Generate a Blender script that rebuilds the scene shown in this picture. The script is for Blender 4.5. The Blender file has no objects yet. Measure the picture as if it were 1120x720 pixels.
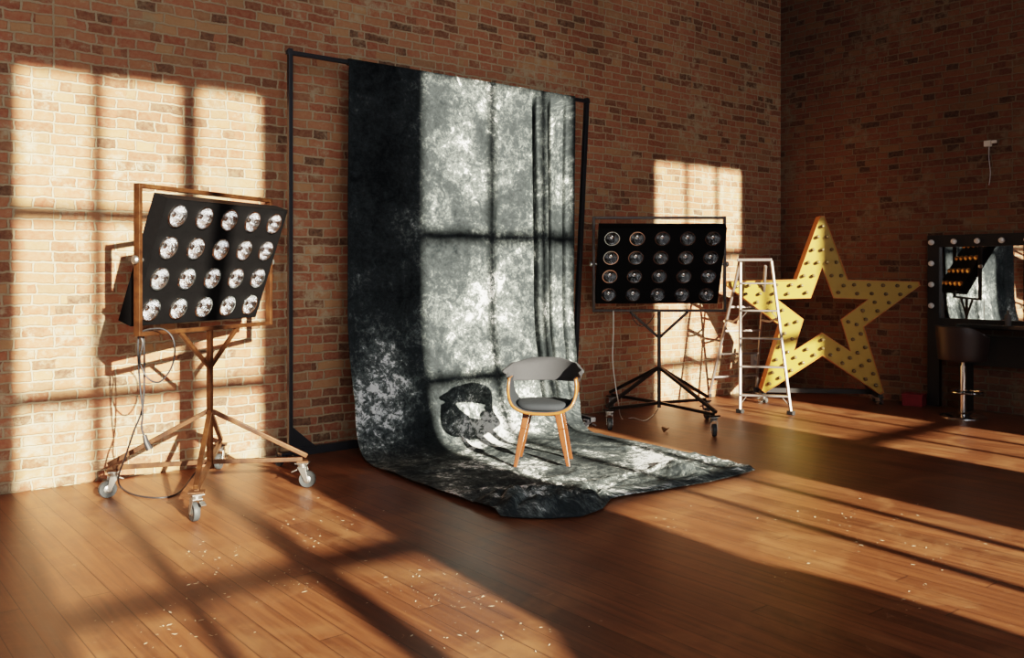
import bpy, bmesh, math, random
from mathutils import Vector, Matrix, noise
random.seed(7)
SC = bpy.context.scene
COL = SC.collection
R_ = math.radians
# ------------------------------------------------------------------ frame of reference
# world: corner of the two brick walls at (0,0); wall_back is y=0 (room at y<0), wall_right is x=0 (room at x<0)
FPX, HC = 985.0, 1.42
CAMX, CAMY = -9.51, -6.5
YAW = math.atan2(0.630, 0.777)
RX, RY = math.cos(YAW), -math.sin(YAW)
FX, FY = math.sin(YAW), math.cos(YAW)
def rf(X, Z, z=0.0):
    return Vector((CAMX + X*RX + Z*FX, CAMY + X*RY + Z*FY, z))
def fl(u, v, z=0.0):
    Z = FPX*HC/(v-297.0); return rf((u-560)/FPX*Z, Z, z)
def pt(u, v, Z):
    return rf((u-560)/FPX*Z, Z, HC-(v-297)*Z/FPX)
# ------------------------------------------------------------------ mesh helpers
class MB:
    def __init__(s): s.v=[]; s.f=[]; s.m=[]; s.uv=None
    def add(s, vs, fs, mi=0, M=None):
        o=len(s.v)
        for p in vs:
            p=Vector(p); s.v.append(M@p if M else p)
        for f in fs: s.f.append([i+o for i in f]); s.m.append(mi)
    def box(s, c, d, mi=0, M=None):
        x,y,z=[k/2 for k in d]; c=Vector(c)
        vs=[c+Vector((a*x,b*y,e*z)) for a in(-1,1) for b in(-1,1) for e in(-1,1)]
        s.add(vs,[(0,1,3,2),(4,6,7,5),(0,4,5,1),(2,3,7,6),(0,2,6,4),(1,5,7,3)],mi,M)
    def bar(s, p, q, w, h=None, mi=0, up=(0,0,1), w2=None, h2=None):
        p=Vector(p); q=Vector(q); h=h or w; w2=w2 or w; h2=h2 or h
        d=(q-p).normalized(); u=Vector(up)
        if abs(d.dot(u))>.98: u=Vector((0,1,0))
        a=d.cross(u).normalized(); b=a.cross(d).normalized()
        vs=[p+a*x*w/2+b*y*h/2 for x,y in((-1,-1),(1,-1),(1,1),(-1,1))]+[q+a*x*w2/2+b*y*h2/2 for x,y in((-1,-1),(1,-1),(1,1),(-1,1))]
        s.add(vs,[(3,2,1,0),(4,5,6,7),(0,1,5,4),(1,2,6,5),(2,3,7,6),(3,0,4,7)],mi)
    def tube(s, pts, r, n=8, mi=0, closed=False, caps=True, r2=None):
        pts=[Vector(p) for p in pts]; k=len(pts); o=len(s.v); prev=None
        for i,p in enumerate(pts):
            if closed: d=pts[(i+1)%k]-pts[i-1]
            else: d=pts[min(i+1,k-1)]-pts[max(i-1,0)]
            d.normalize()
            if prev is None:
                u=Vector((0,0,1)) if abs(d.z)<.9 else Vector((1,0,0))
                a=d.cross(u).normalized()
            else:
                a=(prev-d*prev.dot(d)).normalized()
            prev=a; b=d.cross(a)
            rr=r if r2 is None else r+(r2-r)*i/(k-1)
            for j in range(n):
                t=2*math.pi*j/n; s.v.append(p+a*math.cos(t)*rr+b*math.sin(t)*rr)
        for i in range(k if closed else k-1):
            for j in range(n):
                s.f.append([o+i*n+j,o+i*n+(j+1)%n,o+((i+1)%k)*n+(j+1)%n,o+((i+1)%k)*n+j]); s.m.append(mi)
        if caps and not closed:
            s.f.append([o+j for j in range(n)][::-1]); s.m.append(mi)
            s.f.append([o+(k-1)*n+j for j in range(n)]); s.m.append(mi)
    def lathe(s, prof, n=24, mi=0, M=None, cap0=True, cap1=True):
        vs=[];fs=[];k=len(prof)
        for r,z in prof:
            for j in range(n):
                t=2*math.pi*j/n; vs.append((r*math.cos(t),r*math.sin(t),z))
        for i in range(k-1):
            for j in range(n): fs.append((i*n+j,i*n+(j+1)%n,(i+1)*n+(j+1)%n,(i+1)*n+j))
        if cap0: fs.append(tuple(range(n))[::-1])
        if cap1: fs.append(tuple((k-1)*n+j for j in range(n)))
        s.add(vs,fs,mi,M)
    def sphere(s, c, r, mi=0, n=14, k=8, sc=(1,1,1)):
        M=Matrix.Translation(c)@Matrix.Diagonal((sc[0],sc[1],sc[2],1))
        s.lathe([(max(r*math.sin(math.pi*i/k),1e-4),-r*math.cos(math.pi*i/k)) for i in range(k+1)],n,mi,M)
    def build(s, name, mats, parent=None, smooth=False, bevel=0, solid=0, angle=35, M=None):
        me=bpy.data.meshes.new(name); me.from_pydata([tuple(p) for p in s.v],[],s.f)
        if not isinstance(mats,(list,tuple)): mats=[mats]
        for m in mats: me.materials.append(m)
        me.polygons.foreach_set('material_index',s.m)
        if s.uv:
            l=me.uv_layers.new(name='UVMap')
            for lp in me.loops: l.data[lp.index].uv=s.uv[lp.vertex_index]
        bm=bmesh.new(); bm.from_mesh(me)
        if not s.uv: bmesh.ops.recalc_face_normals(bm,faces=bm.faces)
        bm.to_mesh(me); bm.free()
        if smooth:
            me.polygons.foreach_set('use_smooth',[True]*len(me.polygons))
            me.set_sharp_from_angle(angle=R_(angle))
        me.update()
        o=bpy.data.objects.new(name,me); COL.objects.link(o)
        if parent: o.parent=parent
        if M: o.matrix_local=M
        if solid:
            d=o.modifiers.new('thickness','SOLIDIFY'); d.thickness=solid; d.offset=0
        if bevel:
            b=o.modifiers.new('soft_edges','BEVEL'); b.width=bevel; b.segments=2; b.limit_method='ANGLE'; b.angle_limit=R_(40)
        return o
def spline(pts, n=8, closed=False):
    pts=[Vector(p) for p in pts]; out=[]; k=len(pts)
    rng=range(k) if closed else range(k-1)
    for i in rng:
        g=(lambda j: pts[j%k]) if closed else (lambda j: pts[max(0,min(k-1,j))])
        a,b,c,d=g(i-1),g(i),g(i+1),g(i+2)
        for q in range(n):
            t=q/n; out.append(.5*((2*b)+(c-a)*t+(2*a-5*b+4*c-d)*t*t+(3*b-a-3*c+d)*t**3))
    if not closed: out.append(pts[-1])
    return out
def thing(name,label,cat,loc=(0,0,0),rz=0,group=None):
    o=bpy.data.objects.new(name,None); COL.objects.link(o); o.location=loc; o.rotation_euler=(0,0,rz)
    o.empty_display_size=.1; o['label']=label; o['category']=cat
    if group: o['group']=group
    return o
def tag(o,label,cat,group=None,kind=None):
    o['label']=label; o['category']=cat
    if group: o['group']=group
    if kind: o['kind']=kind
    return o
def struct(o): o['kind']='structure'; return o
def dup(o,parent=None):
    c=o.copy(); COL.objects.link(c)
    if parent: c.parent=parent
    for ch in list(o.children): dup(ch,c)
    return c
# ------------------------------------------------------------------ materials
class NT:
    def __init__(s,name):
        s.mat=bpy.data.materials.new(name); s.mat.use_nodes=True; s.t=s.mat.node_tree; s.n=s.t.nodes; s.l=s.t.links
        s.b=s.n['Principled BSDF']
    def node(s,t,**k):
        x=s.n.new(t)
        for a,b in k.items(): setattr(x,a,b)
        return x
    def set(s,node,sock,val):
        i=node.inputs[sock]
        if hasattr(val,'is_output') or isinstance(val,bpy.types.NodeSocket): s.l.new(val,i)
        else:
            if isinstance(val,(tuple,list)) and len(val)==3 and i.type=='RGBA': val=(*val,1)
            i.default_value=val
    def P(s,**k):
        for a,v in k.items(): s.set(s.b,a.replace('_',' '),v)
        return s
    def math(s,op,a,b=0.0,c=None,clamp=False):
        x=s.node('ShaderNodeMath',operation=op); x.use_clamp=clamp; s.set(x,0,a); s.set(x,1,b)
        if c is not None: s.set(x,2,c)
        return x.outputs[0]
    def noise(s,vec,scale,detail=4,rough=.5,dist=0,out='Fac'):
        x=s.node('ShaderNodeTexNoise'); s.set(x,'Vector',vec); s.set(x,'Scale',scale); s.set(x,'Detail',detail); s.set(x,'Roughness',rough); s.set(x,'Distortion',dist)
        return x.outputs[out]
    def ramp(s,fac,stops,interp='LINEAR'):
        x=s.node('ShaderNodeValToRGB'); s.set(x,'Fac',fac); e=x.color_ramp.elements; x.color_ramp.interpolation=interp
        while len(e)<len(stops): e.new(.5)
        for i,(p,c) in enumerate(stops):
            e[i].position=p; e[i].color=(*c,1) if len(c)==3 else c
        return x.outputs['Color']
    def mix(s,fac,a,b,blend='MIX'):
        x=s.node('ShaderNodeMix',data_type='RGBA',blend_type=blend); s.set(x,0,fac); s.set(x,6,a); s.set(x,7,b); return x.outputs[2]
    def coord(s,o='Object'): return s.node('ShaderNodeTexCoord').outputs[o]
    def xyz(s,v):
        x=s.node('ShaderNodeSeparateXYZ'); s.set(x,0,v); return x.outputs
    def comb(s,x,y,z=0.0):
        c=s.node('ShaderNodeCombineXYZ'); s.set(c,0,x); s.set(c,1,y); s.set(c,2,z); return c.outputs[0]
    def bump(s,h,strength=.5,dist=.01,normal=None):
        x=s.node('ShaderNodeBump'); s.set(x,'Height',h); s.set(x,'Strength',strength); s.set(x,'Distance',dist)
        if normal: s.set(x,'Normal',normal)
        return x.outputs[0]
def g(v): return (v,v,v)
def brick(name, axis, tint=1.0, seed=0.0):
    m=NT(name); c=m.xyz(m.coord()); X=c[0] if axis=='x' else c[1]; Z=c[2]
    base=m.comb(m.math('ADD',X,seed),Z,0.0)
    w=m.noise(base,3.0,3,.6,0,'Color'); wx=m.xyz(w)
    wf=m.xyz(m.noise(base,22,2,.5,0,'Color'))
    x2=m.math('ADD',m.math('ADD',X,seed),m.math('ADD',m.math('MULTIPLY',m.math('SUBTRACT',wx[0],  .5),.05),m.math('MULTIPLY',m.math('SUBTRACT',wf[0],.5),.022)))
    z2=m.math('ADD',Z,m.math('ADD',m.math('MULTIPLY',m.math('SUBTRACT',wx[1],.5),.035),m.math('MULTIPLY',m.math('SUBTRACT',wf[1],.5),.018)))
    v=m.comb(x2,z2,0.0)
    def bt(width,sq,fr,off):
        b=m.node('ShaderNodeTexBrick'); b.offset=off; b.offset_frequency=2; b.squash=sq; b.squash_frequency=fr
        m.set(b,'Vector',v); m.set(b,'Color1',g(0)); m.set(b,'Color2',g(1)); m.set(b,'Mortar',g(.5)); m.set(b,'Scale',1.0)
        m.set(b,'Mortar Size',.0088); m.set(b,'Mortar Smooth',.5); m.set(b,'Bias',0.0); m.set(b,'Brick Width',width); m.set(b,'Row Height',.0705)
        return b
    b1=bt(.232,.56,2,.5); b2=bt(.165,1.45,3,.37)
    sel=m.math('GREATER_THAN',m.noise(m.comb(m.math('MULTIPLY',x2,.35),m.math('SNAP',z2,.0705),3.0),5.0,0),.53)
    col=m.mix(sel,b1.outputs['Color'],b2.outputs['Color']); 
    fm=m.node('ShaderNodeMix',data_type='FLOAT'); m.set(fm,0,sel); m.set(fm,2,b1.outputs['Fac']); m.set(fm,3,b2.outputs['Fac']); fac=fm.outputs[0]
    bc=m.ramp(col,[(0,(.09,.05,.035)),(.10,(.19,.075,.045)),(.28,(.33,.105,.060)),(.45,(.40,.15,.085)),(.6,(.42,.19,.10)),(.74,(.36,.125,.07)),(.87,(.46,.26,.13)),(1,(.24,.105,.065))])
    n1=m.noise(base,30,6,.65); n2=m.noise(base,1.1,4,.6,.4); n3=m.noise(base,9,5,.7)
    bc=m.mix(m.math('MULTIPLY',m.math('SUBTRACT',n1,.33,clamp=True),1.2),bc,(.50,.31,.18))
    mort=m.mix(n3,(.34,.26,.165),(.54,.44,.30))
    # eroded mortar smears over the bricks in places
    smear=m.ramp(m.math('ADD',m.math('MULTIPLY',n3,.62),m.math('MULTIPLY',n2,.48)),[(.575,g(0)),(.665,g(.85))])
    f2=m.math('MAXIMUM',fac,smear,clamp=True)
    color=m.mix(f2,bc,mort)
    green=m.ramp(m.noise(base,2.3,3,.6,.6),[(.66,g(0)),(.78,g(.55))])
    color=m.mix(green,color,(.34,.33,.22))
    dark=m.ramp(m.noise(base,.55,3,.55),[(.3,g(.72)),(.65,g(1.0))])
    color=m.mix(1.0,color,dark,'MULTIPLY')
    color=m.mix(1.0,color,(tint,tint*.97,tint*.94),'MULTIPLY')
    h=m.math('ADD',m.math('MULTIPLY',m.math('SUBTRACT',1.0,fac),1.0),m.math('MULTIPLY',n1,.55))
    m.P(Base_Color=color,Roughness=.88,Normal=m.bump(h,.9,.009)); m.b.inputs['Specular IOR Level'].default_value=.25
    return m.mat
def wood_floor():
    m=NT('plank floor varnish'); c=m.xyz(m.coord()); pw=.118
    row=m.math('FLOOR',m.math('DIVIDE',c[0],pw)); fx=m.math('FRACT',m.math('DIVIDE',c[0],pw))
    wn=m.node('ShaderNodeTexWhiteNoise',noise_dimensions='1D'); m.set(wn,'W',row)
    yo=m.math('ADD',c[1],m.math('MULTIPLY',wn.outputs['Value'],7.0)); seg=m.math('FLOOR',m.math('DIVIDE',yo,4.2)); fy=m.math('FRACT',m.math('DIVIDE',yo,4.2))
    w2=m.node('ShaderNodeTexWhiteNoise',noise_dimensions='2D'); m.set(w2,'Vector',m.comb(row,seg))
    gv=m.comb(m.math('MULTIPLY',c[0],26.0),m.math('ADD',m.math('MULTIPLY',c[1],1.3),m.math('MULTIPLY',w2.outputs['Value'],30.0)),0.0)
    gr=m.noise(gv,1.0,7,.62,.6); wear=m.noise(m.coord(),2.2,6,.62,.7)
    col=m.ramp(gr,[(.25,(.07,.025,.011)),(.5,(.14,.049,.020)),(.75,(.215,.082,.033))])
    tint=m.ramp(w2.outputs['Value'],[(0,g(.74)),(.5,g(.96)),(1,g(1.16))])
    col=m.mix(1.0,col,tint,'MULTIPLY')
    col=m.mix(m.math('MULTIPLY',m.ramp(wear,[(.48,g(0)),(.72,g(1))]),.45),col,(.36,.17,.075))
    scuff=m.ramp(m.noise(m.coord(),13,8,.75,1.2),[(.62,g(0)),(.70,g(1))])
    col=m.mix(m.math('MULTIPLY',scuff,.42),col,(.38,.23,.13))
    e=m.math('MINIMUM',fx,m.math('SUBTRACT',1.0,fx)); gap=m.math('LESS_THAN',e,.018)
    ee=m.math('MINIMUM',fy,m.math('SUBTRACT',1.0,fy)); gap2=m.math('LESS_THAN',ee,.0007); gp=m.math('MAXIMUM',gap,gap2)
    col=m.mix(m.math('MULTIPLY',gp,.8),col,(.018,.008,.004))
    rough=m.math('ADD',.26,m.math('ADD',m.math('MULTIPLY',wear,.20),m.math('MULTIPLY',gr,.08)))
    h=m.math('SUBTRACT',m.math('ADD',m.math('MULTIPLY',gr,.16),m.math('MULTIPLY',wear,.2)),m.math('MULTIPLY',gp,.8))
    m.P(Base_Color=col,Roughness=rough,Normal=m.bump(h,.35,.004)); m.b.inputs['Specular IOR Level'].default_value=.5
    return m.mat
def simple(name,col,rough=.5,metal=0.0,spec=.5,var=0.0,scale=20,bump=0.0,**k):
    m=NT(name)
    c=col
    if var:
        n=m.noise(m.coord(),scale,5,.65)
        c=m.mix(n,tuple(x*(1-var) for x in col),tuple(min(1,x*(1+var)) for x in col))
        if bump: m.P(Normal=m.bump(n,bump,.003))
    m.P(Base_Color=c,Roughness=rough,Metallic=metal); m.b.inputs['Specular IOR Level'].default_value=spec
    for a,v in k.items(): m.set(m.b,a.replace('_',' '),v)
    return m.mat
def cloth_mat():
    m=NT('mottled muslin'); uv=m.coord('UV'); c=m.xyz(uv)
    big=m.noise(uv,1.05,3,.55,.5); mid=m.noise(uv,2.4,8,.70,1.0); fine=m.noise(uv,12,10,.82,.6)
    spl=m.noise(uv,34,5,.75,.3); clus=m.noise(m.comb(m.math('ADD',c[0],3.7),c[1]),1.7,4,.6,.6)
    v=m.math('ADD',m.math('MULTIPLY',big,.45),m.math('ADD',m.math('MULTIPLY',mid,.55),m.math('MULTIPLY',fine,.75)))
    v=m.math('ADD',m.math('SUBTRACT',v,.095),m.math('MULTIPLY',m.math('SUBTRACT',spl,.5),.34))
    v=m.math('ADD',v,m.math('MULTIPLY',m.math('SUBTRACT',clus,.5),.42))
    # left darker: partly its own pattern, partly shade put into the colour
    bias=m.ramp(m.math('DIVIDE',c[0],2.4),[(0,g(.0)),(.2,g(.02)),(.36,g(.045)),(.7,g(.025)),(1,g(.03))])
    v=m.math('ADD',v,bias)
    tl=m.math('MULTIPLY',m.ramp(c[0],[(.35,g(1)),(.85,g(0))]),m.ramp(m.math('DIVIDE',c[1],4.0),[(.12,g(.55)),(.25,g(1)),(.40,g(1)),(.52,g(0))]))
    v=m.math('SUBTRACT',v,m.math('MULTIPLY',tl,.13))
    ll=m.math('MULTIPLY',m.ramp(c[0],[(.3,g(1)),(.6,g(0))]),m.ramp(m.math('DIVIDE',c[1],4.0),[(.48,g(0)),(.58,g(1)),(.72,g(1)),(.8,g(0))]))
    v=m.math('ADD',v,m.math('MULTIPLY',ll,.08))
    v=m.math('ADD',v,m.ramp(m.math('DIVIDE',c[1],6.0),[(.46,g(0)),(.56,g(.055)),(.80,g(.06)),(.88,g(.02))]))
    col=m.ramp(v,[(.55,(.006,.008,.0095)),(.79,(.030,.037,.040)),(.87,(.085,.10,.10)),(.925,(.15,.172,.167)),(.945,(.42,.46,.46)),(.975,(.80,.83,.83))])
    crease=m.noise(m.comb(m.math('MULTIPLY',c[0],9.0),m.math('MULTIPLY',c[1],1.6)),1.0,4,.6,.8)
    m.P(Base_Color=col,Roughness=.85,Normal=m.bump(m.math('ADD',crease,m.math('MULTIPLY',fine,.25)),.35,.012)); m.b.inputs['Specular IOR Level'].default_value=.06
    return m.mat
def rust_mat():
    m=NT('rusty brown steel'); n=m.noise(m.coord(),9,6,.7,.4); n2=m.noise(m.coord(),60,3,.6)
    col=m.ramp(n,[(.3,(.025,.010,.005)),(.5,(.075,.028,.010)),(.68,(.13,.052,.018)),(.8,(.19,.10,.05))])
    m.P(Base_Color=col,Roughness=m.math('ADD',.34,m.math('MULTIPLY',n,.25)),Metallic=.45,Normal=m.bump(n2,.12,.002)); return m.mat
def rust_shaded():
    return simple('shaded rusty steel',(.030,.021,.016),.38,.5,.5,.4,14)  # same steel as the sunlit stand, its shade put into a darker colour
def chrome_facets(val=.9):
    m=NT('faceted lamp reflector'); v=m.node('ShaderNodeTexVoronoi'); m.set(v,'Vector',m.coord()); m.set(v,'Scale',80.0)
    m.P(Base_Color=g(val),Metallic=1.0,Roughness=.07,Normal=m.bump(v.outputs['Distance'],.36,.005)); return m.mat
def plywood(name,a,b,ax=2):
    m=NT(name); c=m.xyz(m.coord()); k=[30.0,30.0,30.0]; k[ax]=2.5
    v=m.comb(m.math('MULTIPLY',c[0],k[0]),m.math('MULTIPLY',c[1],k[1]),m.math('MULTIPLY',c[2],k[2]))
    n=m.noise(v,1.0,5,.6,.5); m.P(Base_Color=m.ramp(n,[(.3,a),(.7,b)]),Roughness=.36); m.b.inputs['Coat Weight'].default_value=.25
    return m.mat
def fabric(name,col,scale=500):
    m=NT(name); n=m.noise(m.coord(),scale,2,.6); n2=m.noise(m.coord(),12,4,.6)
    c=m.mix(n,tuple(x*.7 for x in col),tuple(x*1.3 for x in col)); c=m.mix(m.math('MULTIPLY',n2,.3),c,tuple(x*1.5 for x in col))
    m.P(Base_Color=c,Roughness=.9,Normal=m.bump(n,.2,.002)); m.b.inputs['Specular IOR Level'].default_value=.2; return m.mat
M_back=brick('warm brick wall','x',1.0); M_right=brick('shaded brick wall','y',.40,4.3)  # right wall brick tinted down: its shade is put into the colour
M_plain=simple('plastered far wall',(.21,.16,.12),.9,var=.3,scale=2)
M_ceil=simple('dark timber ceiling',(.10,.075,.055),.85,var=.3,scale=3)
M_floor=wood_floor(); M_rust=rust_mat(); M_rustshade=rust_shaded(); M_cloth=cloth_mat(); M_facet=chrome_facets(); M_facetshade=chrome_facets(.30)  # second reflector is the same chrome, darkened for the bank out of the sun
M_black=simple('black painted sheet metal',(.0055,.0055,.006),.6,0.0,.04,.25,30)
M_blackpole=simple('black powder coated steel',(.022,.023,.028),.42,.3,.5,.2,25)
M_chrome=simple('polished chrome',g(.82),.12,1.0); M_zinc=simple('zinc plated steel',(.40,.40,.38),.36,.9,.5,.25,40)
M_alu=simple('ladder aluminium',(.22,.19,.175),.45,.55,.5,.15,30); M_tyre=simple('grey rubber tyre',(.045,.05,.052),.55,0,.4,.2,30)
M_rubber=simple('black rubber',(.015,.015,.015),.6); M_brass=simple('golden brass cap',(.62,.40,.14),.28,.9)
M_mullion=simple('painted window timber',(.30,.26,.21),.7,var=.2)
M_yellow=simple('yellow star paint',(.35,.215,.022),.5,0,.4,.16,6); M_orange=simple('orange star side paint',(.40,.15,.02),.5,0,.4,.2,6)
M_bulbdark=simple('unlit clear bulb',(.16,.11,.05),.08,0,.7); M_socket=simple('bulb socket',(.03,.022,.012),.5)
M_globe=simple('frosted white globe',(.72,.71,.68),.35); M_mirror=simple('silvered mirror',g(.92),.015,1.0)
M_vanity=simple('matt black timber',(.012,.011,.011),.5,0,.4,.2,12)
M_leather=simple('dark brown leather',(.022,.010,.008),.45,0,.5,.25,45,.3)
M_red=simple('red cardboard',(.22,.012,.018),.6,var=.2); M_cable=simple('black cable rubber',(.02,.02,.022),.5)
M_whitecable=simple('white cable',(.62,.60,.55),.5); M_box=simple('grey socket plastic',(.42,.43,.45),.5)
M_paper=simple('crumpled yellow paper',(.62,.52,.28),.8); M_leaf=simple('dry leaf',(.20,.09,.03),.8,var=.4,scale=80)
M_flake=simple('pale paint flakes',(.80,.70,.52),.7)
M_wood=plywood('orange walnut legs',(.08,.020,.006),(.155,.043,.012)); M_ply=plywood('bent walnut plywood',(.19,.062,.017),(.30,.11,.03),0)
M_seat=fabric('charcoal seat fabric',(.022,.026,.031)); M_backf=fabric('grey back fabric',(.040,.042,.046))
# ------------------------------------------------------------------ room shell
XL, YF, HT = -15.0, -9.8, 7.0
def slab(name,c,d,mat):
    b=MB(); b.box(c,d); return struct(b.build(name,mat))
slab('floor',(XL/2,YF/2,-.1),(-XL+.6,-YF+.6,.2),M_floor)
slab('ceiling',(XL/2,YF/2,HT+.1),(-XL+.6,-YF+.6,.2),M_ceil)
slab('wall_back',(XL/2,.15,HT/2),(-XL+.6,.3,HT),M_back)
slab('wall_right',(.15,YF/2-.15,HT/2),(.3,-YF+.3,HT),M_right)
slab('wall_left',(XL-.15,YF/2,HT/2),(.3,-YF,HT),M_plain)
# window wall behind the camera: piers, sill wall, head wall and mullioned openings
SILL=1.1
WINS=[(-12.5,-10.75,5.91),(-9.52,-7.77,5.91),(-6.56,-4.80,6.14),(-3.45,-1.88,5.76)]  # first window is an added one, to let in more light
b=MB(); T=.3; yc=YF-T/2
b.box((XL/2,yc,SILL/2),(-XL+.6,T,SILL)); px=XL-.3
for x0,x1,zt in WINS:
    b.box(((px+x0)/2,yc,(SILL+HT)/2),(x0-px,T,HT-SILL)); b.box(((x0+x1)/2,yc,(zt+HT)/2),(x1-x0,T,HT-zt)); px=x1
b.box(((px+.3)/2,yc,(SILL+HT)/2),(.3-px,T,HT-SILL)); struct(b.build('wall_front',M_plain))
for i,(x0,x1,zt) in enumerate(WINS):
    b=MB(); w=x1-x0; y=YF-.06
    for k in (1,2):
        b.box((x0+{0:(.58,1.16),1:(.535,1.155),2:(.77,1.36),3:(.555,1.08)}[i][k-1],y,(SILL+zt)/2),((.14 if (i,k)==(1,2) else .08 if i<3 else .06),.05,zt-SILL))
    for z in (4.74,3.51,2.31): b.box(((x0+x1)/2,y-.002,z+(.17 if i==1 and z>3 else 0)),(w,.046,.10))
    for x in (x0+.03,x1-.03): b.box((x,y,(SILL+zt)/2),(.06,.06,zt-SILL))
    for z in (SILL+.03,zt-.03): b.box(((x0+x1)/2,y,z),(w,.058,.06))
    struct(b.build('window_%d'%(i+1),M_mullion))
# unseen screen added against the pier, shaped to cast the rounded floor shadow
b=MB(); x0,x1=-8.0,-6.27; top=1.86; r=.42; pr=[(x0,0),(x1,0)]
for k in range(9): a=math.pi/2*k/8; pr.append((x1-r+r*math.cos(a),top-r+r*math.sin(a)))
for k in range(9): a=math.pi/2*k/8; pr.append((x0+r-r*math.sin(a),top-r+r*math.cos(a)))
n=len(pr); b.add([(x,YF+.22,z) for x,z in pr]+[(x,YF+.27,z) for x,z in pr],[tuple(range(n)),tuple(range(n,2*n))[::-1]]+[(i,(i+1)%n,n+(i+1)%n,n+i) for i in range(n)])
struct(b.build('shadow_screen_1',M_plain))
# ------------------------------------------------------------------ floodlight banks on wheeled stands
def caster_parts(root, p, swivel, name='caster', top=.165, wr=.055, metal=None):
    c=MB(); M=Matrix.Translation(p)@Matrix.Rotation(swivel,4,'Z')
    c.box((0,0,top-.004),(.085,.07,.008),0,M)
    c.lathe([(.030,top-.03),(.034,top-.008)],14,0,M)
    for s in(-1,1):
        c.add([(-.026,s*.027-.002,top-.03),(.026,s*.027-.002,top-.03),(.044,s*.027-.002,wr-.012),(.022,s*.027-.002,wr-.014),
               (-.026,s*.027+.002,top-.03),(.026,s*.027+.002,top-.03),(.044,s*.027+.002,wr-.012),(.022,s*.027+.002,wr-.014)],
              [(0,1,2,3),(7,6,5,4),(0,4,5,1),(1,5,6,2),(2,6,7,3),(3,7,4,0)],0,M)
    c.box((0,0,top-.032),(.055,.058,.006),0,M)
    c.bar(M@Vector((-.03,-.02,top-.045)),M@Vector((-.065,-.02,top-.06)),.03,.006)
    co=c.build(name,metal or M_zinc,root,bevel=.0015)
    w=MB(); Mw=M@Matrix.Translation((.033,0,wr))@Matrix.Rotation(math.pi/2,4,'X')
    w.lathe([(wr*.6,-.016),(wr*.93,-.017),(wr,-.010),(wr,.010),(wr*.93,.017),(wr*.6,.016)],28,0,Mw)
    w.lathe([(.008,-.022),(.014,-.021),(wr*.61,-.012),(wr*.61,.012),(.014,.021),(.008,.022)],20,1,Mw)
    w.build('wheel',[M_tyre,metal or M_zinc],co,smooth=True)
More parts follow.
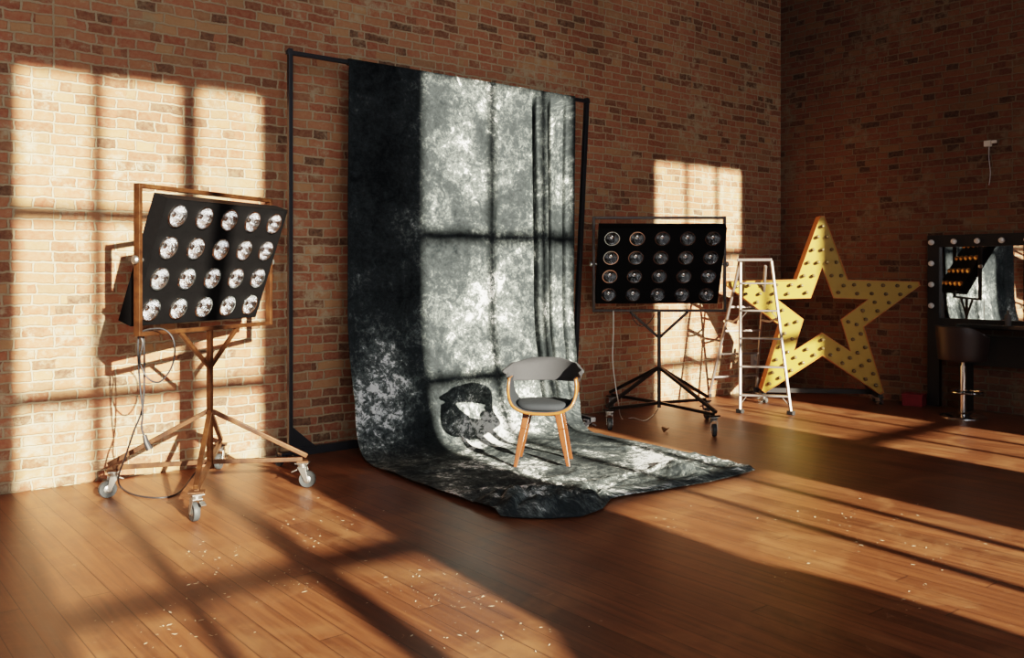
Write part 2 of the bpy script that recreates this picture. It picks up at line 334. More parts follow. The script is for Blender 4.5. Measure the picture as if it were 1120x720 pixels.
def floodlight(label, loc, yaw, tilt, arm, swiv, M_rust):
    t=thing('floodlight_bank',label,'floodlight',loc,yaw,'wheeled banks of twenty floodlights')
    W,Z0,Z1,s=.61,1.055,1.92,.025
    b=MB()
    for x in(-W,W): b.box((x,0,(Z0+Z1)/2),(s,.045,Z1-Z0+s))
    for z in(Z0,Z1): b.box((0,0,z),(2*W-s,.042,s))
    b.build('frame',M_rust,t,bevel=.003)
    b=MB(); b.bar((0,0,.15),(0,0,Z0),.031)
    for sx in(-1,1): b.bar((0,0,.80),(sx*.27,0,Z0-.01),.024)
    b.build('pole',M_rust,t,bevel=.003)
    for k,L in enumerate((.74,.60,.74,.60)):
        a=arm+k*math.pi/2; d=Vector((math.sin(a),-math.cos(a),0)); L-= .02
        q=MB(); q.bar(d*.018+Vector((0,0,.195)),d*L+Vector((0,0,.185)),.028); q.bar(d*.016+Vector((0,0,.52)),d*(L+.03)+Vector((0,0,.205)),.028)
        q.box((0,0,0),(.09,.075,.012),0,Matrix.Translation(d*L+Vector((0,0,.172)))@Matrix.Rotation(a,4,'Z'))
        q.build('base_leg',M_rust,t,bevel=.003)
        caster_parts(t,d*L,swiv[k])
    # housing: pierced front panel, sides and back
    HW,HH,HD=1.15,.79,.10; nx,ny=5,4; cw,ch=HW/nx,HH/ny; rh=.070
    Mh=Matrix.Translation((0,0,(Z0+Z1)/2))@Matrix.Rotation(tilt,4,'X')
    h=MB(); N=32; y=-HD/2
    for i in range(nx):
        for j in range(ny):
            cx=-HW/2+cw*(i+.5); cz=-HH/2+ch*(j+.5); vs=[]
            for k in range(N):
                a=2*math.pi*(k+.5)/N; ca,sa=math.cos(a),math.sin(a); m=min(cw/2/max(abs(ca),1e-6),ch/2/max(abs(sa),1e-6))
                vs+=[(cx+ca*rh,y,cz+sa*rh),(cx+ca*m,y,cz+sa*m)]
            h.add(vs,[(2*k,2*k+1,(2*k+3)%(2*N),(2*k+2)%(2*N)) for k in range(N)])
            # square off the cell corners
            for sx in(-1,1):
                for sz in(-1,1):
                    h.box((cx+sx*(cw/2-.012),y+.004,cz+sz*(ch/2-.012)),(.024,.006,.024))
    h.box((0,HD/2,0),(HW,.004,HH))
    for sx in(-1,1): h.box((sx*HW/2,0,0),(.006,HD,HH+.006))
    for sz in(-1,1): h.box((0,0,sz*HH/2),(HW,HD,.006))
    h.build('housing',M_black,t,M=Mh)
    for sx in(-1,1):
        pv=MB(); pv.lathe([(.012,0),(.012,.06)],12,0,Matrix.Translation((sx*.565,0,(Z0+Z1)/2))@Matrix.Rotation(sx*math.pi/2,4,'Y')); pv.lathe([(.024,0),(.026,.012),(.018,.022)],14,0,Matrix.Translation((sx*(W+.016),0,(Z0+Z1)/2))@Matrix.Rotation(sx*math.pi/2,4,'Y'))
        pv.build('pivot_knob',M_zinc,t,smooth=True)
    if not hasattr(floodlight,'meshes'):
        Mx=Matrix.Rotation(math.pi/2,4,'X')   # lathe axis +z -> -y
        r=MB(); r.lathe([(.0705,-.004),(.0735,.004),(.0705,.010),(.064,.010),(.0625,.004),(.066,-.004)],36,0,Mx,False,False)
        c=MB(); pr=[(.066*(i/12)**1.0+.002*(1-i/12),-.082+.082*(i/12)**2) for i in range(13)]
        c.lathe(pr,36,0,Mx,True,False); c.lathe([(.0,-.228),(.026,-.228),(.031,-.215),(.034,-.2)],18,1,Mx,True,True) if False else None
        u=MB(); u.lathe([(.006,-.07),(.013,-.055),(.017,-.042),(.020,-.028),(.017,-.017),(.008,-.011),(.001,-.010)],16,0,Mx)
        k=MB(); k.lathe([(.036,-.100),(.034,-.122),(.024,-.136),(.012,-.144),(.001,-.145)],18,0,Mx)  # brass rear caps added for the golden dots in the mirror
        floodlight.meshes=[x.build(nm,mt,None,smooth=True) for x,nm,mt in((r,'lamp',M_chrome),(c,'reflector',M_facet),(u,'bulb',M_chrome),(k,'rear_cap',M_brass))]
    first=floodlight.meshes
    for i in range(nx):
        for j in range(ny):
            cx=-HW/2+cw*(i+.5); cz=-HH/2+ch*(ny-j-.5)
            use=first if not getattr(floodlight,'used',False) else [o.copy() for o in first]
            if use is not first:
                for o in use: COL.objects.link(o)
            floodlight.used=True
            use[0].parent=t; use[0].matrix_local=Mh@Matrix.Translation((cx,y-.002,cz))@Matrix.Rotation(random.uniform(-3,3),4,'Y')
            if M_rust is M_rustshade:
                use[1].material_slots[0].link='OBJECT'; use[1].material_slots[0].material=M_facetshade
            for o in use[1:]: o.parent=use[0]; o.matrix_local=Matrix.Identity(4)
    return t
floodlight('rusty wheeled floodlight bank in sun at the left, silver lamps tilted down towards the chair',rf(-1.944,5.795),R_(29.1),R_(20),R_(-55.4),[R_(60),R_(-70),R_(200),R_(150)],M_rust)
floodlight('dark wheeled floodlight bank between the hanging cloth and the stepladder, black panel of dim lamps',rf(1.372,8.40),R_(-39),R_(29),R_(31),[R_(-95),R_(-80),R_(-100),R_(-90)],M_rustshade)
# ------------------------------------------------------------------ backdrop stand
bx0,bx1=2.94+CAMX,5.99+CAMX; by=-.25; zt=3.05
bs=thing('backdrop_stand','tall black rectangular steel frame holding up the mottled cloth','backdrop stand',((bx0+bx1)/2,by,0))
hw=(bx1-bx0)/2; rb=hw-.20
b=MB(); b.bar((-hw,0,.06),(-hw,0,zt+.03),.034); b.build('upright',M_blackpole,bs,bevel=.003)
b=MB(); b.bar((rb,-.02,.06),(hw,0,zt+.03),.040); b.build('upright',M_blackpole,bs,bevel=.003)
b=MB(); b.bar((-hw-.03,0,zt),(hw+.03,0,zt),.032); b.build('crossbar',M_blackpole,bs,bevel=.003)
b=MB(); b.bar((-hw+.018,0,.07),(rb-.018,0,.07),.05,.06)
b.add([(-hw+.017,-.012,.10),(-hw+.017,-.012,.26),(-hw+.20,-.012,.10),(-hw+.017,.012,.10),(-hw+.017,.012,.26),(-hw+.20,.012,.10)],[(0,2,1),(3,4,5),(0,1,4,3),(1,2,5,4),(2,0,3,5)])
b.build('bottom_bar',M_blackpole,bs,bevel=.002)
for x,dx in((-hw,-.0),(rb,-.12)):
    q=MB(); q.bar((x,.12,.085),(x+dx,-.42 if x>0 else -.06,.085),.05,.04); q.build('foot',M_blackpole,bs,bevel=.003)
    caster_parts(bs,Vector((x+(dx if x>0 else -.10),-.36 if x>0 else -.10,0)),R_(120),'caster',.085,.03,M_blackpole)
    if x<0:
        q=MB(); q.box((x-.06,-.10,.09),(.14,.07,.02)); q.build('foot_plate',M_blackpole,bs,bevel=.002)
# ------------------------------------------------------------------ the cloth
def lerp(a,b,t): return a+(b-a)*t
def interp(tab,t):
    for i in range(len(tab)-1):
        if t<=tab[i+1][0]:
            a,b=tab[i],tab[i+1]; k=(t-a[0])/(b[0]-a[0]); return [lerp(p,q,k) for p,q in zip(a[1:],b[1:])]
    return list(tab[-1][1:])
def sm(a,b,x):
    t=max(0,min(1,(x-a)/(b-a))); return t*t*(3-2*t)
prof=spline([(by+.021,3.03,0),(by+.010,3.071,0),(by-.012,3.071,0),(by-.024,3.03,0),(by-.022,2.6,0),(by-.022,2.0,0),(by-.028,1.5,0),(by-.05,.9,0),(by-.16,.42,0),(by-.28,.14,0),(by-.45,.035,0),(by-.75,.018,0),(-1.6,.018,0),(-2.49,.018,0)],12)
L=[0]
for a,c in zip(prof,prof[1:]): L.append(L[-1]+(c-a).length)
Ltot=L[-1]
ptab=[(L[i]/Ltot,prof[i].x,prof[i].y) for i in range(len(prof))]
tb=2.75/Ltot; te=3.45/Ltot
xl=[(0,3.42),(.3,3.415),(tb,3.40),(te,3.30),(1,3.24)]; xr=[(0,5.82),(.3,5.80),(tb*.9,5.77),(tb*1.08,5.68),(te,5.47),(1,5.36)]
Epx=[(0,548,566.5),(.08,572,568.5),(.17,600,569),(.28,636,567),(.345,660,558),(.385,668,547),(.45,685,543),(.6,722,537.5),(.8,775,529),(.93,808,521),(1,826,515.5)]
Etab=[(s,*fl(u,v)[:2]) for s,u,v in Epx]
NU,NV=330,300
cb=MB(); cb.uv=[]
for j in range(NV+1):
    t=j/NV; y,z=interp(ptab,t); a=interp(xl,t)[0]+CAMX; c=interp(xr,t)[0]+CAMX; hang=1-sm(tb-.05,te,t); floor_=sm(te-.02,te+.06,t)
    for i in range(NU+1):
        s=i/NU; x=lerp(a,c,s); yy,zz=y,z
        e=interp(Etab,s); w=sm(te,1,t); e1=interp(xl,1)[0]+CAMX; e2=interp(xr,1)[0]+CAMX
        x+=w*(e[0]-lerp(e1,e2,s)); yy+=w*(e[1]-(-2.49))
        # folds of the hanging part
        d=0; dxx=0
        d+=.010*math.sin(s*21+1.3*math.sin(t*3))*sm(.02,.3,t)+.006*math.sin(s*47+2+2*t)
        for s0,wd,dep,dr,lip in((.792,.0115,.15,.045,.040),(.862,.0095,.13,.06,.032),(.945,.007,.06,.02,.012),(.62,.012,.010,.02,0)):
            q=(s-s0-dr*t)/wd; d+=dep*math.exp(-abs(q)**3)-.05*dep*math.exp(-((abs(q)-2.4)/1.1)**2)
            li=math.exp(-((q-1.55)/.75)**2); dxx-=lip*li; d-=.7*lip*li
        d*=hang*(.55+.45*sm(0,.25,t))*sm(.02,.05,t)
        yy+=min(d,.17); x+=dxx*hang*sm(0,.06,t)
        # radiating creases where the cloth turns onto the floor
        k=sm(tb-.12,te-.03,t)*(1-sm(te+.02,te+.22,t))
        cr=0
        for s0,sl,wd,am in((.36,.9,.014,.028),(.43,.7,.012,.035),(.66,.6,.016,.032),(.78,.8,.02,.03),(.88,.6,.015,.025)):
            q=(s-s0-sl*(t-tb)*.5)/wd; cr+=am*math.exp(-q*q)
        yy-=cr*k*.6; zz+=cr*k*.7
        # wrinkles lying on the floor
        P=Vector((x*1.5,yy*3,1.3)); wr=noise.noise(P); rid=max(0,1-abs(noise.noise(Vector((x*.9+yy*.7,yy*2.0-x*.5,4.1))))*7)
        zz+=floor_*(.008+.006*wr+.013*rid*rid)
        endz=sm(.86,.985,t)
        crum=abs(noise.noise(Vector((x*6,yy*7,2.2))))+.5*abs(noise.noise(Vector((x*15,yy*15,5))))
        zz+=endz*crum*(.026+.075*math.exp(-((s-.22)/.17)**4))
        roll=math.exp(-((s-.2)/.15)**4); zz+=roll*.075*math.exp(-((t-.955)/.035)**2)+roll*.03*math.exp(-((t-.90)/.02)**2)
        zz+=.075*math.exp(-((s-.80)/.05)**2-((t-.95)/.03)**2)
        if t>.985: zz=lerp(zz,.010+.02*crum*(1-(t-.985)/.015),sm(.985,1,t))
        zz=max(zz,.008)
        nv_=Vector((x,yy,zz)); ul=0.0 if i==0 else ul+(nv_-cb.v[-1]).length; cb.v.append(nv_); cb.uv.append((ul,t*Ltot))
for j in range(NV):
    for i in range(NU):
        o=j*(NU+1)+i; cb.f.append([o,o+1,o+NU+2,o+NU+1]); cb.m.append(0)
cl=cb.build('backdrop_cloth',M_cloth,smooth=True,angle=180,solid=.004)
tag(cl,'mottled black and white studio cloth hanging from the black frame and trailing over the floor','backdrop')
# ------------------------------------------------------------------ chair
ch=thing('armchair','grey upholstered armchair with bent walnut shell and splayed orange wood legs on the cloth','chair',rf(.232,6.57,.022),R_(-39-7)); ch.scale=(.92,.92,.95)
legs=[(-1,-1),(1,-1),(-1,1),(1,1)]
for sx,sy in legs:
    b=MB(); p=Vector((sx*.122,sy*.110-.005,.405)); q=Vector((sx*.208,sy*.172-.005,0)); m_=p.lerp(q,.3)
    b.bar(p,m_,.056,.046,up=(0,1,0),w2=.052,h2=.042); b.bar(m_,q,.052,.042,up=(0,1,0),w2=.028,h2=.026)
    b.build('leg',M_wood,ch,bevel=.005)
b=MB()
for sy in(-1,1): b.bar((-.15,sy*.105-.005,.392),(.15,sy*.105-.005,.392),.035,.022)
b.bar((0,-.13,.392),(0,.12,.392),.05,.02); b.build('under_frame',M_wood,ch,bevel=.003)
# bent plywood shell: a sheet that passes under the seat and turns up into the two arms
path=spline([(-.258,0,.665),(-.264,0,.60),(-.258,0,.535),(-.225,0,.468),(-.150,0,.425),(-.07,0,.412),(0,0,.410),(.07,0,.412),(.150,0,.425),(.225,0,.468),(.258,0,.535),(.264,0,.60),(.258,0,.665)],6)
def sheet(inset,y0,y1,zmax=9,nv=10,sag=0.0):
    m=MB(); pp=[p for p in path if p.z<=zmax]; n=len(pp)
    for i,p in enumerate(pp):
        d=pp[min(i+1,n-1)]-pp[max(i-1,0)]; nn=Vector((-d.z,0,d.x)).normalized(); p2=p+nn*inset
        up=sm(.43,.66,p.z)
        for k in range(nv+1):
            v=k/nv; yy=lerp(lerp(y0,-.115,up),lerp(y1,.10,up),v)
            m.v.append(Vector((p2.x,yy-.03*up,p2.z-sag*math.sin(v*math.pi)*(1-up)+.018*(1-v)*(1-up)*0)))
    for i in range(n-1):
        for k in range(nv):
            o=i*(nv+1)+k; m.f.append([o,o+1,o+nv+2,o+nv+1]); m.m.append(0)
    return m
sheet(0,-.235,.20).build('seat_shell',M_ply,ch,smooth=True,angle=60,solid=.020)
sheet(.0125,-.228,.195).build('inner_lining',M_seat,ch,smooth=True,angle=60,solid=.004)
# seat cushion
b=MB(); n=40; rings=[]
for (k,z) in((.90,.428),(1.0,.440),(1.02,.458),(.98,.474),(.86,.483),(.5,.487),(.02,.488)):
    rings.append([(k*.212*math.copysign(abs(math.cos(a))**.7,math.cos(a)),-.02+k*.212*math.copysign(abs(math.sin(a))**.7,math.sin(a)),z+.10*max(0,abs(k*.212*math.cos(a))-.13)) for a in[2*math.pi*i/n for i in range(n)]])
vs=[p for r in rings for p in r]; fs=[(j*n+i,j*n+(i+1)%n,(j+1)*n+(i+1)%n,(j+1)*n+i) for j in range(len(rings)-1) for i in range(n)]+[tuple(range(n))[::-1],tuple((len(rings)-1)*n+i for i in range(n))]
b.add(vs,fs); b.build('seat_cushion',M_seat,ch,smooth=True,angle=60)
# wrap-around back with winged ends
b=MB(); NA,NB=64,10
for i in range(NA+1):
    u=-1+2*i/NA; au=abs(u); a=u*R_(108)
    fl_=sm(.72,1,au)
    rx=.262+.022*fl_; x=rx*math.sin(a)*1.0+math.copysign(.020*fl_,u); y=.235*math.cos(a)-.0+(.02 if False else 0)
    if au>.80: y=.235*math.cos(a)-.02*(au-.8)/.2
    ztop=.792-.030*sm(.15,.55,au)-.045*sm(.55,1,au); zbot=.612+.010*sm(.3,.7,au)+.075*sm(.80,1,au)
    for k in range(NB+1):
        v=k/NB; z=lerp(zbot,ztop,v); out=1+.10*(v-.3)*(1 if au<.9 else 1)
        b.v.append(Vector((x*out,y*out+.0,z)))
for i in range(NA):
    for k in range(NB):
        o=i*(NB+1)+k; b.f.append([o,o+NB+1,o+NB+2,o+1]); b.m.append(0)
o=b.build('backrest',M_backf,ch,smooth=True,angle=80,solid=.026,bevel=.006)
# ------------------------------------------------------------------ stepladder
def ladder():
    FL,FR,BL,BR=fl(809.3,452),fl(865,454),fl(773.6,434.5),fl(827,431)
    t=thing('stepladder','open aluminium stepladder standing in front of the yellow star','ladder',(FL+FR)/2)
    o=t.location.copy(); c=rf(.269*9.45,9.45)
    ax=(FR-FL).normalized(); dv=(BL-FL).normalized(); top=c+Vector((0,0,1.53)); hw=.155
    fT=[top-ax*hw-dv*.05, top+ax*hw-dv*.05]; bT=[top-ax*(hw-.02)+dv*.06-Vector((0,0,.05)), top+ax*(hw-.02)+dv*.06-Vector((0,0,.05))]
    FLp,FRp=FL-o,FR-o; fT=[p-o for p in fT]; bT=[p-o for p in bT]; Bp=[BL-o+ax*.02,BR-o]
    for a,b_ in((FLp,fT[0]),(FRp,fT[1])):
        q=MB(); q.bar(a+Vector((0,0,.03)),b_,.024,.032,up=dv); r=q.build('front_rail',M_alu,t,bevel=.004)
        f=MB(); f.box(a+Vector((0,0,.02)),(.045,.07,.04)); f.build('rubber_foot',M_rubber,r,bevel=.004)
    for a,b_ in zip(Bp,bT):
        q=MB(); q.bar(a+Vector((0,0,.03)),b_,.024,.035,up=dv); r=q.build('rear_rail',M_alu,t,bevel=.004)
        f=MB(); f.box(a+Vector((0,0,.02)),(.04,.05,.04)); f.build('rubber_foot',M_rubber,r,bevel=.004)
    q=MB(); q.bar((fT[0]+bT[0])/2-ax*.03+Vector((0,0,.035)),(fT[1]+bT[1])/2+ax*.03+Vector((0,0,.035)),.20,.03); q.build('top_cap',M_alu,t,bevel=.005)
    for k in range(1,6):
        h=k/6+.0; h=.115+.183*(k-1)
        a=FLp.lerp(fT[0],h); b_=FRp.lerp(fT[1],h)
        q=MB(); q.bar(a,b_,.065,.018)
        if k in(1,4):
            for p,r_,sg in((a,FLp.lerp(fT[0],h-.06),1),(b_,FRp.lerp(fT[1],h-.06),-1)): q.bar(p+ax*sg*.07,r_,.02,.006)
        q.build('step',M_alu,t,bevel=.003)
    for h in(.16,.34,.52,.70):
        q=MB(); q.bar(Bp[0].lerp(bT[0],h),Bp[1].lerp(bT[1],h),.022,.022); q.build('rear_brace',M_alu,t,bevel=.003)
    for i in range(2):
        q=MB(); a=(FLp,FRp)[i].lerp(fT[i],.62); b_=Bp[i].lerp(bT[i],.60); m_=(a+b_)/2-Vector((0,0,.03)); q.bar(a,m_,.006,.022); q.bar(m_,b_,.006,.022); q.build('spreader',M_alu,t)
ladder()
# ------------------------------------------------------------------ marquee star
st=thing('marquee_star','big yellow five-pointed star sign studded with unlit bulbs, leaning near the corner','sign',rf(.342*9.68,9.68),R_(-39-7))
RS,CZ,D=1.088,.972,.22
def starpts(ro,ri): return [((ro if k%2==0 else ri)*math.sin(math.pi*k/5),CZ+(ro if k%2==0 else ri)*math.cos(math.pi*k/5)) for k in range(10)]
O,I=starpts(RS,RS*.40),starpts(RS*.462,RS*.196)
cut=.085; O2=[]
for k in range(10):
    if k%2: O2.append(O[k])
    else:
        for q in(O[k-1],O[(k+1)%10]): O2.append((lerp(O[k][0],q[0],cut),lerp(O[k][1],q[1],cut)))
b=MB(); NO=15; front=[]; om=[]
for k in range(10): om.append([NO and (k//2)*3+(k%2)*2+j for j in range(1 if k%2 else 2)])   # outer vertex numbers at each corner
nv=NO+10
for k in range(10):
    k2=(k+1)%10; front.append((om[k][-1],om[k2][0],NO+k2,NO+k))
    if len(om[k])==2: front.append((om[k][0],om[k][1],NO+k))
b.add([(x,-D/2,z) for x,z in O2]+[(x,-D/2,z) for x,z in I]+[(x,-D/2+.012,z) for x,z in O2]+[(x,-D/2+.012,z) for x,z in I],
  front+[tuple(i+nv for i in f[::-1]) for f in front]+[(i,nv+i,nv+(i+1)%NO,(i+1)%NO) for i in range(NO)]+[(NO+i,NO+(i+1)%10,nv+NO+(i+1)%10,nv+NO+i) for i in range(10)])
b.build('face_panel',M_yellow,st)
def band(P,name,out,D2=None):
    b=MB(); n=len(P); k=.012*out
    def off(x,z): r=math.hypot(x,z-CZ); return (x*(1+k/r),CZ+(z-CZ)*(1+k/r))
    Q=[off(x,z) for x,z in P]; y0,y1=-D/2-(.012 if out>0 else .001),(D/2 if not D2 else -D/2+D2)
    b.add([(x,y0,z) for x,z in P]+[(x,y1,z) for x,z in P]+[(x,y0,z) for x,z in Q]+[(x,y1,z) for x,z in Q],
      [(i,(i+1)%n,n+(i+1)%n,n+i) for i in range(n)]+[(2*n+i,3*n+i,3*n+(i+1)%n,2*n+(i+1)%n) for i in range(n)]+[(i,2*n+i,2*n+(i+1)%n,(i+1)%n) for i in range(n)]+[(n+i,n+(i+1)%n,3*n+(i+1)%n,3*n+i) for i in range(n)])
    b.build(name,M_orange,st)
band(O2,'outer_side_band',1.0); band(I,'inner_side_band',-1.0,.03)
sb=MB(); Mx=Matrix.Rotation(math.pi/2,4,'X')
sb.lathe([(.024,0),(.024,.008),(.014,.012)],14,1,Mx); sb.lathe([(.010,.010),(.019,.022),(.023,.036),(.019,.050),(.009,.057),(.001,.058)],14,0,Mx)
sb.v=[p*.80 for p in sb.v]
sbo=sb.build('bulb',[M_bulbdark,M_socket],st,smooth=True); pos=[]
rows=[(.145,[0]),(.25,[-.044,.044]),(.375,[-.088,0,.088]),(.50,[-.132,-.044,.044,.132]),(.63,[-.176,-.085,.085,.176])]
for k in range(5):
    a=2*math.pi*k/5; ux,uz=math.sin(a),math.cos(a)
    for d,ls in rows:
        for l in ls: pos.append((RS*((1-d)*ux+l*uz),CZ+RS*((1-d)*uz-l*ux)))
    a+=math.pi/5
    for rr in(.255,.338): pos.append((RS*rr*math.sin(a),CZ+RS*rr*math.cos(a)))
for i,(x,z) in enumerate(pos):
    q=sbo if i==0 else sbo.copy()
    if i: COL.objects.link(q)
    q.parent=st; q.location=(x,-D/2,z)
b=MB(); b.box((0,.17,.115),(1.35,.05,.05))
for sx in(-1,1): b.bar((sx*.60,-.08,.10),(sx*.60,.24,.10),.05,.04); b.bar((sx*.55,.20,.13),(sx*.33,.12,.75),.04,.03)
b.build('base_frame',M_vanity,st,bevel=.003)
for sx in(-1,1):
    for y in(-.03,.2): caster_parts(st,Vector((sx*.60,y,0)),R_(40),'caster',.08,.028)
# ------------------------------------------------------------------ dressing table wall: mirror with bulbs, shelf, stool, box
vy0,vy1=-1.85,-3.85
vm=thing('vanity_mirror','tall black framed mirror ringed with white globe bulbs on the dark wall','mirror',(-.035,vy0,0))
b=MB(); bw=.125; zt_=1.80; zb=.93; wv=vy0-vy1
b.box((0,-bw/2,zt_/2),(.06,bw,zt_)); b.box((0,-wv+bw/2,zt_/2),(.06,bw,zt_)); b.box((0,-wv/2,zt_-bw/2),(.06,wv-2*bw,bw)); b.box((0,-wv/2,zb-.05),(.06,wv-2*bw,.10))
b.build('frame',M_vanity,vm,bevel=.004)
b=MB(); b.box((.012,-wv/2,(zb+zt_-bw)/2),(.01,wv-2*bw,zt_-bw-zb)); b.build('mirror_glass',M_mirror,vm)
gb=MB(); Mg=Matrix.Rotation(-math.pi/2,4,'Y'); gb.lathe([(.016,0),(.016,.012)],14,1,Mg); gb.lathe([(.014,.010),(.026,.020),(.030,.036),(.026,.052),(.012,.063),(.001,.065)],16,0,Mg)
go=gb.build('globe_bulb',[M_globe,M_socket],vm,smooth=True); bp=[]
for k in range(4): bp.append((-.06,zt_-.075-.222*k)); bp.append((-wv+.06,zt_-.075-.222*k))
for k in range(1,8): bp.append((-.06-(wv-.12)*k/8,zt_-.07))
for i,(y,z) in enumerate(bp):
    q=go if i==0 else go.copy()
    if i: COL.objects.link(q)
    q.parent=vm; q.location=(-.03,y,z)
dt=thing('dressing_table','long black dressing table below the bulb-framed mirror','table',(-.20,-3.05,0))
b=MB(); b.box((0,0,.875),(.28,1.55,.035)); b.build('table_top',simple('glossy black table top',(.012,.011,.011),.22),dt,bevel=.004)
for y in(-.74,.74):
    b=MB(); b.box((.02,y,.4285),(.24,.035,.857)); b.build('side_panel',M_vanity,dt,bevel=.003)
b=MB(); b.box((.10,0,.62),(.02,1.44,.30)); b.build('back_panel',M_vanity,dt)
bt=MB(); bt.lathe([(.03,0),(.03,.10),(.012,.115),(.012,.15)],16); tag(bt.build('lotion_bottle',simple('dull glass bottle',(.10,.10,.10),.15)),'small dark bottle standing on the dressing table','bottle'); bpy.data.objects['lotion_bottle'].location=(-.28,-2.75,.893)
s_=thing('bar_stool','dark leather bar stool with low back and chrome column in front of mirror','stool',(CAMX+8.95,CAMY+4.05,0),R_(70))
b=MB(); b.lathe([(.21,0),(.21,.008),(.19,.018),(.05,.035),(.035,.05)],36); b.build('base',M_chrome,s_,smooth=True)
b=MB(); b.lathe([(.028,.04),(.028,.50)],18); b.lathe([(.018,.50),(.018,.56)],18); b.build('column',M_chrome,s_,smooth=True)
b=MB(); b.tube([(.15*math.cos(a),.15*math.sin(a)-.05,.24) for a in[2*math.pi*k/28 for k in range(28)]],.010,8,closed=True); b.bar((0,-.05,.24),(0,.10,.24),.016); b.build('foot_ring',M_chrome,s_,smooth=True)
b=MB(); b.lathe([(.10,.54),(.19,.55),(.205,.58),(.205,.62),(.19,.645),(.1,.655),(.002,.657)],32); b.build('seat',M_leather,s_,smooth=True)
b=MB(); NA=28
for i in range(NA+1):
    a=R_(-115)+R_(230)*i/NA
    for k in range(5):
        v=k/4; r=.205+.025*v; b.v.append(Vector((r*math.sin(a),r*math.cos(a),.56+v*(.33-.10*sm(R_(50),R_(115),abs(a))))))
for i in range(NA):
    for k in range(4):
        o=i*5+k; b.f.append([o,o+5,o+6,o+1]); b.m.append(0)
b.build('backrest',M_leather,s_,smooth=True,angle=80,solid=.04,bevel=.008)
rb_=thing('cardboard_box','small dark red box on the floor beside the mirror frame','box',fl(1000,443.5),R_(-80))
b=MB(); b.box((0,0,.05),(.20,.16,.10)); b.build('box_body',M_red,rb_,bevel=.003)
b=MB(); b.box((0,0,.113),(.208,.168,.026)); b.build('lid',M_red,rb_,bevel=.003)
# ------------------------------------------------------------------ small things
def cable(name,label,pts,r,mat,n=8):
    b=MB(); b.tube(spline(pts,n),r,7); return tag(b.build(name,mat,smooth=True),label,'cable')
zc=5.28
c1=thing('power_cable','black power cable looped from the sunlit floodlight frame down to the floor','cable',rf(-2.1,zc))
o_=c1.location.copy()
def rel(l): return [p-o_ for p in l]
b=MB(); b.tube(spline(rel([pt(152,362,zc),pt(151,385,zc),pt(153,420,zc),pt(156,450,zc),pt(155,468,zc),pt(159,480,zc)]),8),.0055,7)
b.tube(spline(rel([pt(153,366,zc),pt(160,361,zc),pt(178,360,zc),pt(189,370,zc),pt(191,388,zc),pt(186,405,zc),pt(174,418,zc),pt(161,413,zc),pt(153,395,zc),pt(156,375,zc)]),8,True),.005,7,closed=True)
b.tube(spline(rel([pt(157,368,zc+.03),pt(158,400,zc+.03),pt(156,445,zc+.03),pt(146,473,zc+.05),pt(137,500,zc+.15),pt(130,520,zc+.3),fl(132,536,.02),fl(148,543,.008),fl(175,546,.008),fl(196,540,.008),fl(212,527,.05),pt(221,508,5.78)]),8),.0055,7)
b.build('cord',M_cable,c1,smooth=True)
b=MB(); b.tube(rel([pt(158,476,zc),pt(160,484,zc),pt(164,492,zc)]),.012,10,r2=.020); b.build('plug',M_cable,c1,smooth=True)
cable('white_cord','thin white cord dangling from the dark floodlight frame to the floor',[pt(671,340,8.05),pt(671,365,8.05),pt(670,392,8.05),pt(673,420,8.07),pt(676,438,8.08),fl(680,459,.01),fl(692,458,.008),fl(705,461,.008),fl(716,455,.02),pt(720,447,8.39)],.0045,M_whitecable)
cable('lamp_lead','small black lead looping under the dark floodlight frame',[pt(690,340,8.38),pt(693,350,8.38),pt(701,357,8.38),pt(710,353,8.38),pt(716,344,8.38)],.004,M_cable)
r_=(823-560)/FPX; ex=6.5/(.777-.63*r_)*(.777*r_+.63)
sk=thing('socket_box','grey socket box low on the brick wall behind the ladder','socket',(CAMX+ex,-.001,.36))
b=MB(); b.box((0,-.025,0),(.085,.048,.17)); b.build('casing',M_box,sk,bevel=.006)
b=MB(); b.lathe([(.026,0),(.026,.008)],18,0,Matrix.Translation((0,-.049,.03))@Matrix.Rotation(math.pi/2,4,'X')); b.build('outlet',M_whitecable,sk,smooth=True)
wb=thing('wall_bracket','small pale bracket with a dangling wire high on the dark brick wall','bracket',(-.001,CAMY+4.03,2.715))
b=MB(); b.box((-.02,.02,0),(.04,.07,.06)); b.box((-.04,-.05,.01),(.02,.05,.03)); b.build('bracket_plate',M_whitecable,wb,bevel=.006)
b=MB(); b.tube(spline([(-.015,.01,-.03),(-.012,.012,-.15),(-.010,0,-.30),(-.012,.012,-.42)],6),.004,6); b.build('wire',M_box,wb,smooth=True)
b=MB(); b.sphere((0,0,.022),.03,sc=(1.6,1,.7),n=12,k=8)
for p in b.v:
    p+=Vector((noise.noise(p*60),noise.noise(p*60+Vector((5,1,2))),noise.noise(p*60+Vector((1,9,4)))))*.014; p.z=max(p.z,.001)
o=tag(b.build('crumpled_paper',M_paper),'crumpled pale yellow paper on the floor by the corner behind the ladder','paper'); o.location=fl(821,428)
b=MB(); N=9
for i in range(N+1):
    t=i/N; w=.035*math.sin(math.pi*min(1,t*.95+.04))
    for k in(-1,0,1): b.v.append(Vector((t*.13-.065,k*w,.006+.03*abs(k)*math.sin(math.pi*t)+.012*t)))
for i in range(N):
    for k in(0,1): q=i*3+k; b.f.append([q,q+3,q+4,q+1]); b.m.append(0)
o=tag(b.build('dry_leaf',M_leaf,smooth=True,solid=.002),'curled dry leaf alone on the floor beside the cloth','leaf'); o.location=fl(728,472.5); o.rotation_euler.z=.5
b=MB(); random.seed(21)
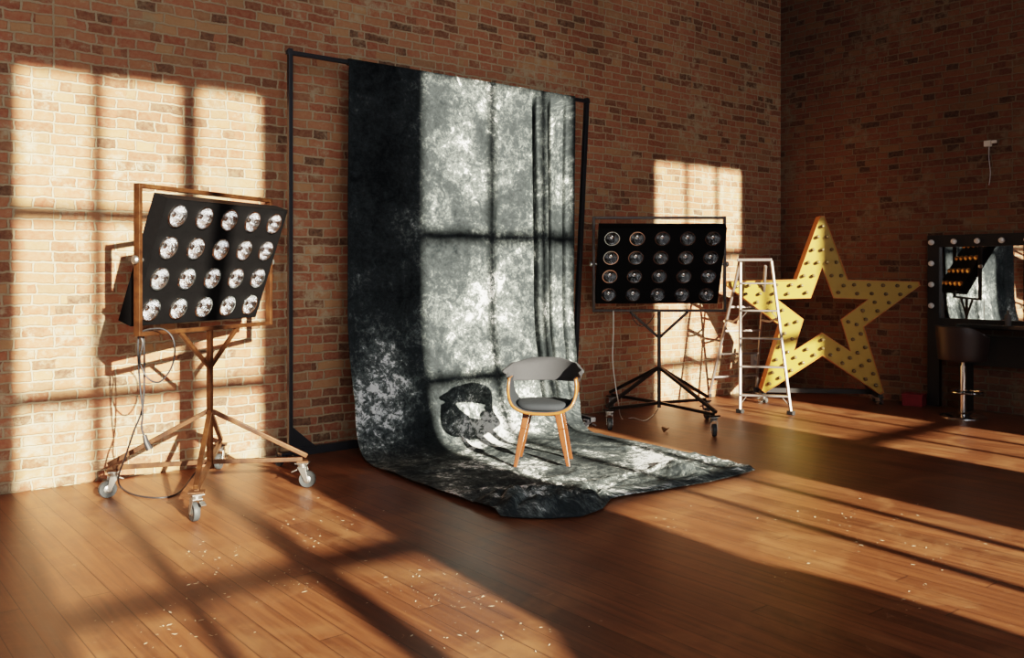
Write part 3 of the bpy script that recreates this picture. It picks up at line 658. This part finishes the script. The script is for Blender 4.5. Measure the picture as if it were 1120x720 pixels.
def flake(x,y,s):
    a=random.uniform(0,6.28); l=s*random.uniform(.6,2.4); w=s*random.uniform(.25,.7)
    c,sn=math.cos(a),math.sin(a); b.add([(x+c*p*l-sn*q*w,y+sn*p*l+c*q*w,.0022+random.uniform(0,.001)) for p,q in((-1,-.6),(.3,-1),(1,.2),(-.2,1))],[(0,1,2,3)])
for (cx,cy,sx,sy,nn) in[(235,608,40,14,26),(330,635,30,14,30),(340,590,30,10,14),(375,565,30,12,16),(205,655,60,30,24),(170,690,60,25,22),(450,640,50,25,30),(500,655,40,12,30),(470,700,60,16,18),(300,575,30,12,12),(890,565,60,14,26),(960,570,60,16,20),(1030,600,60,22,22),(930,600,60,16,14),(1010,650,60,20,12),(750,570,40,14,12),(860,630,60,14,8),(640,690,60,20,6),(560,690,40,14,6)]:
    for _ in range(nn):
        u=random.gauss(cx,sx*.6); v=random.gauss(cy,sy*.6); p=fl(u,max(v,520)); flake(p.x,p.y,random.choice((.0025,.003,.0045,.0065)))
tag(b.build('paint_flakes',M_flake),'pale paint flakes scattered over the sunlit floorboards','flakes',kind='stuff')
# ------------------------------------------------------------------ light
sun=bpy.data.lights.new('low_sun','SUN'); sun.energy=23.0; sun.angle=R_(.6); sun.color=(1.0,.88,.70)
so=bpy.data.objects.new('low_sun',sun); COL.objects.link(so); so.location=(-8,-14,7)
so.rotation_euler=Vector((.115,1,-.315)).to_track_quat('-Z','Y').to_euler()
for i,(x0,x1,zt) in enumerate(WINS):
    a=bpy.data.lights.new('window_skylight','AREA'); a.shape='RECTANGLE'; a.size=x1-x0; a.size_y=zt-SILL; a.energy=(185,190,75,8)[i]; a.color=(.97,.98,1.0)
    ao=bpy.data.objects.new('window_skylight',a); COL.objects.link(ao); ao.location=((x0+x1)/2,YF-.35,(SILL+zt)/2); ao.rotation_euler=(math.pi/2,0,0)
w=bpy.data.worlds.new('sky'); SC.world=w; w.use_nodes=True; bg=w.node_tree.nodes['Background']; bg.inputs[0].default_value=(.75,.85,1,1); bg.inputs[1].default_value=.6
# ------------------------------------------------------------------ camera
cam=bpy.data.cameras.new('camera'); cam.sensor_width=36; cam.lens=FPX/1120*36; cam.shift_y=-63/1120; cam.clip_start=.05
co=bpy.data.objects.new('camera',cam); COL.objects.link(co); co.location=(CAMX,CAMY,HC)
co.rotation_euler=(math.pi/2,0,-YAW); SC.camera=co
SC.view_settings.view_transform='Filmic'; SC.view_settings.look='Medium High Contrast'; SC.view_settings.exposure=0.12
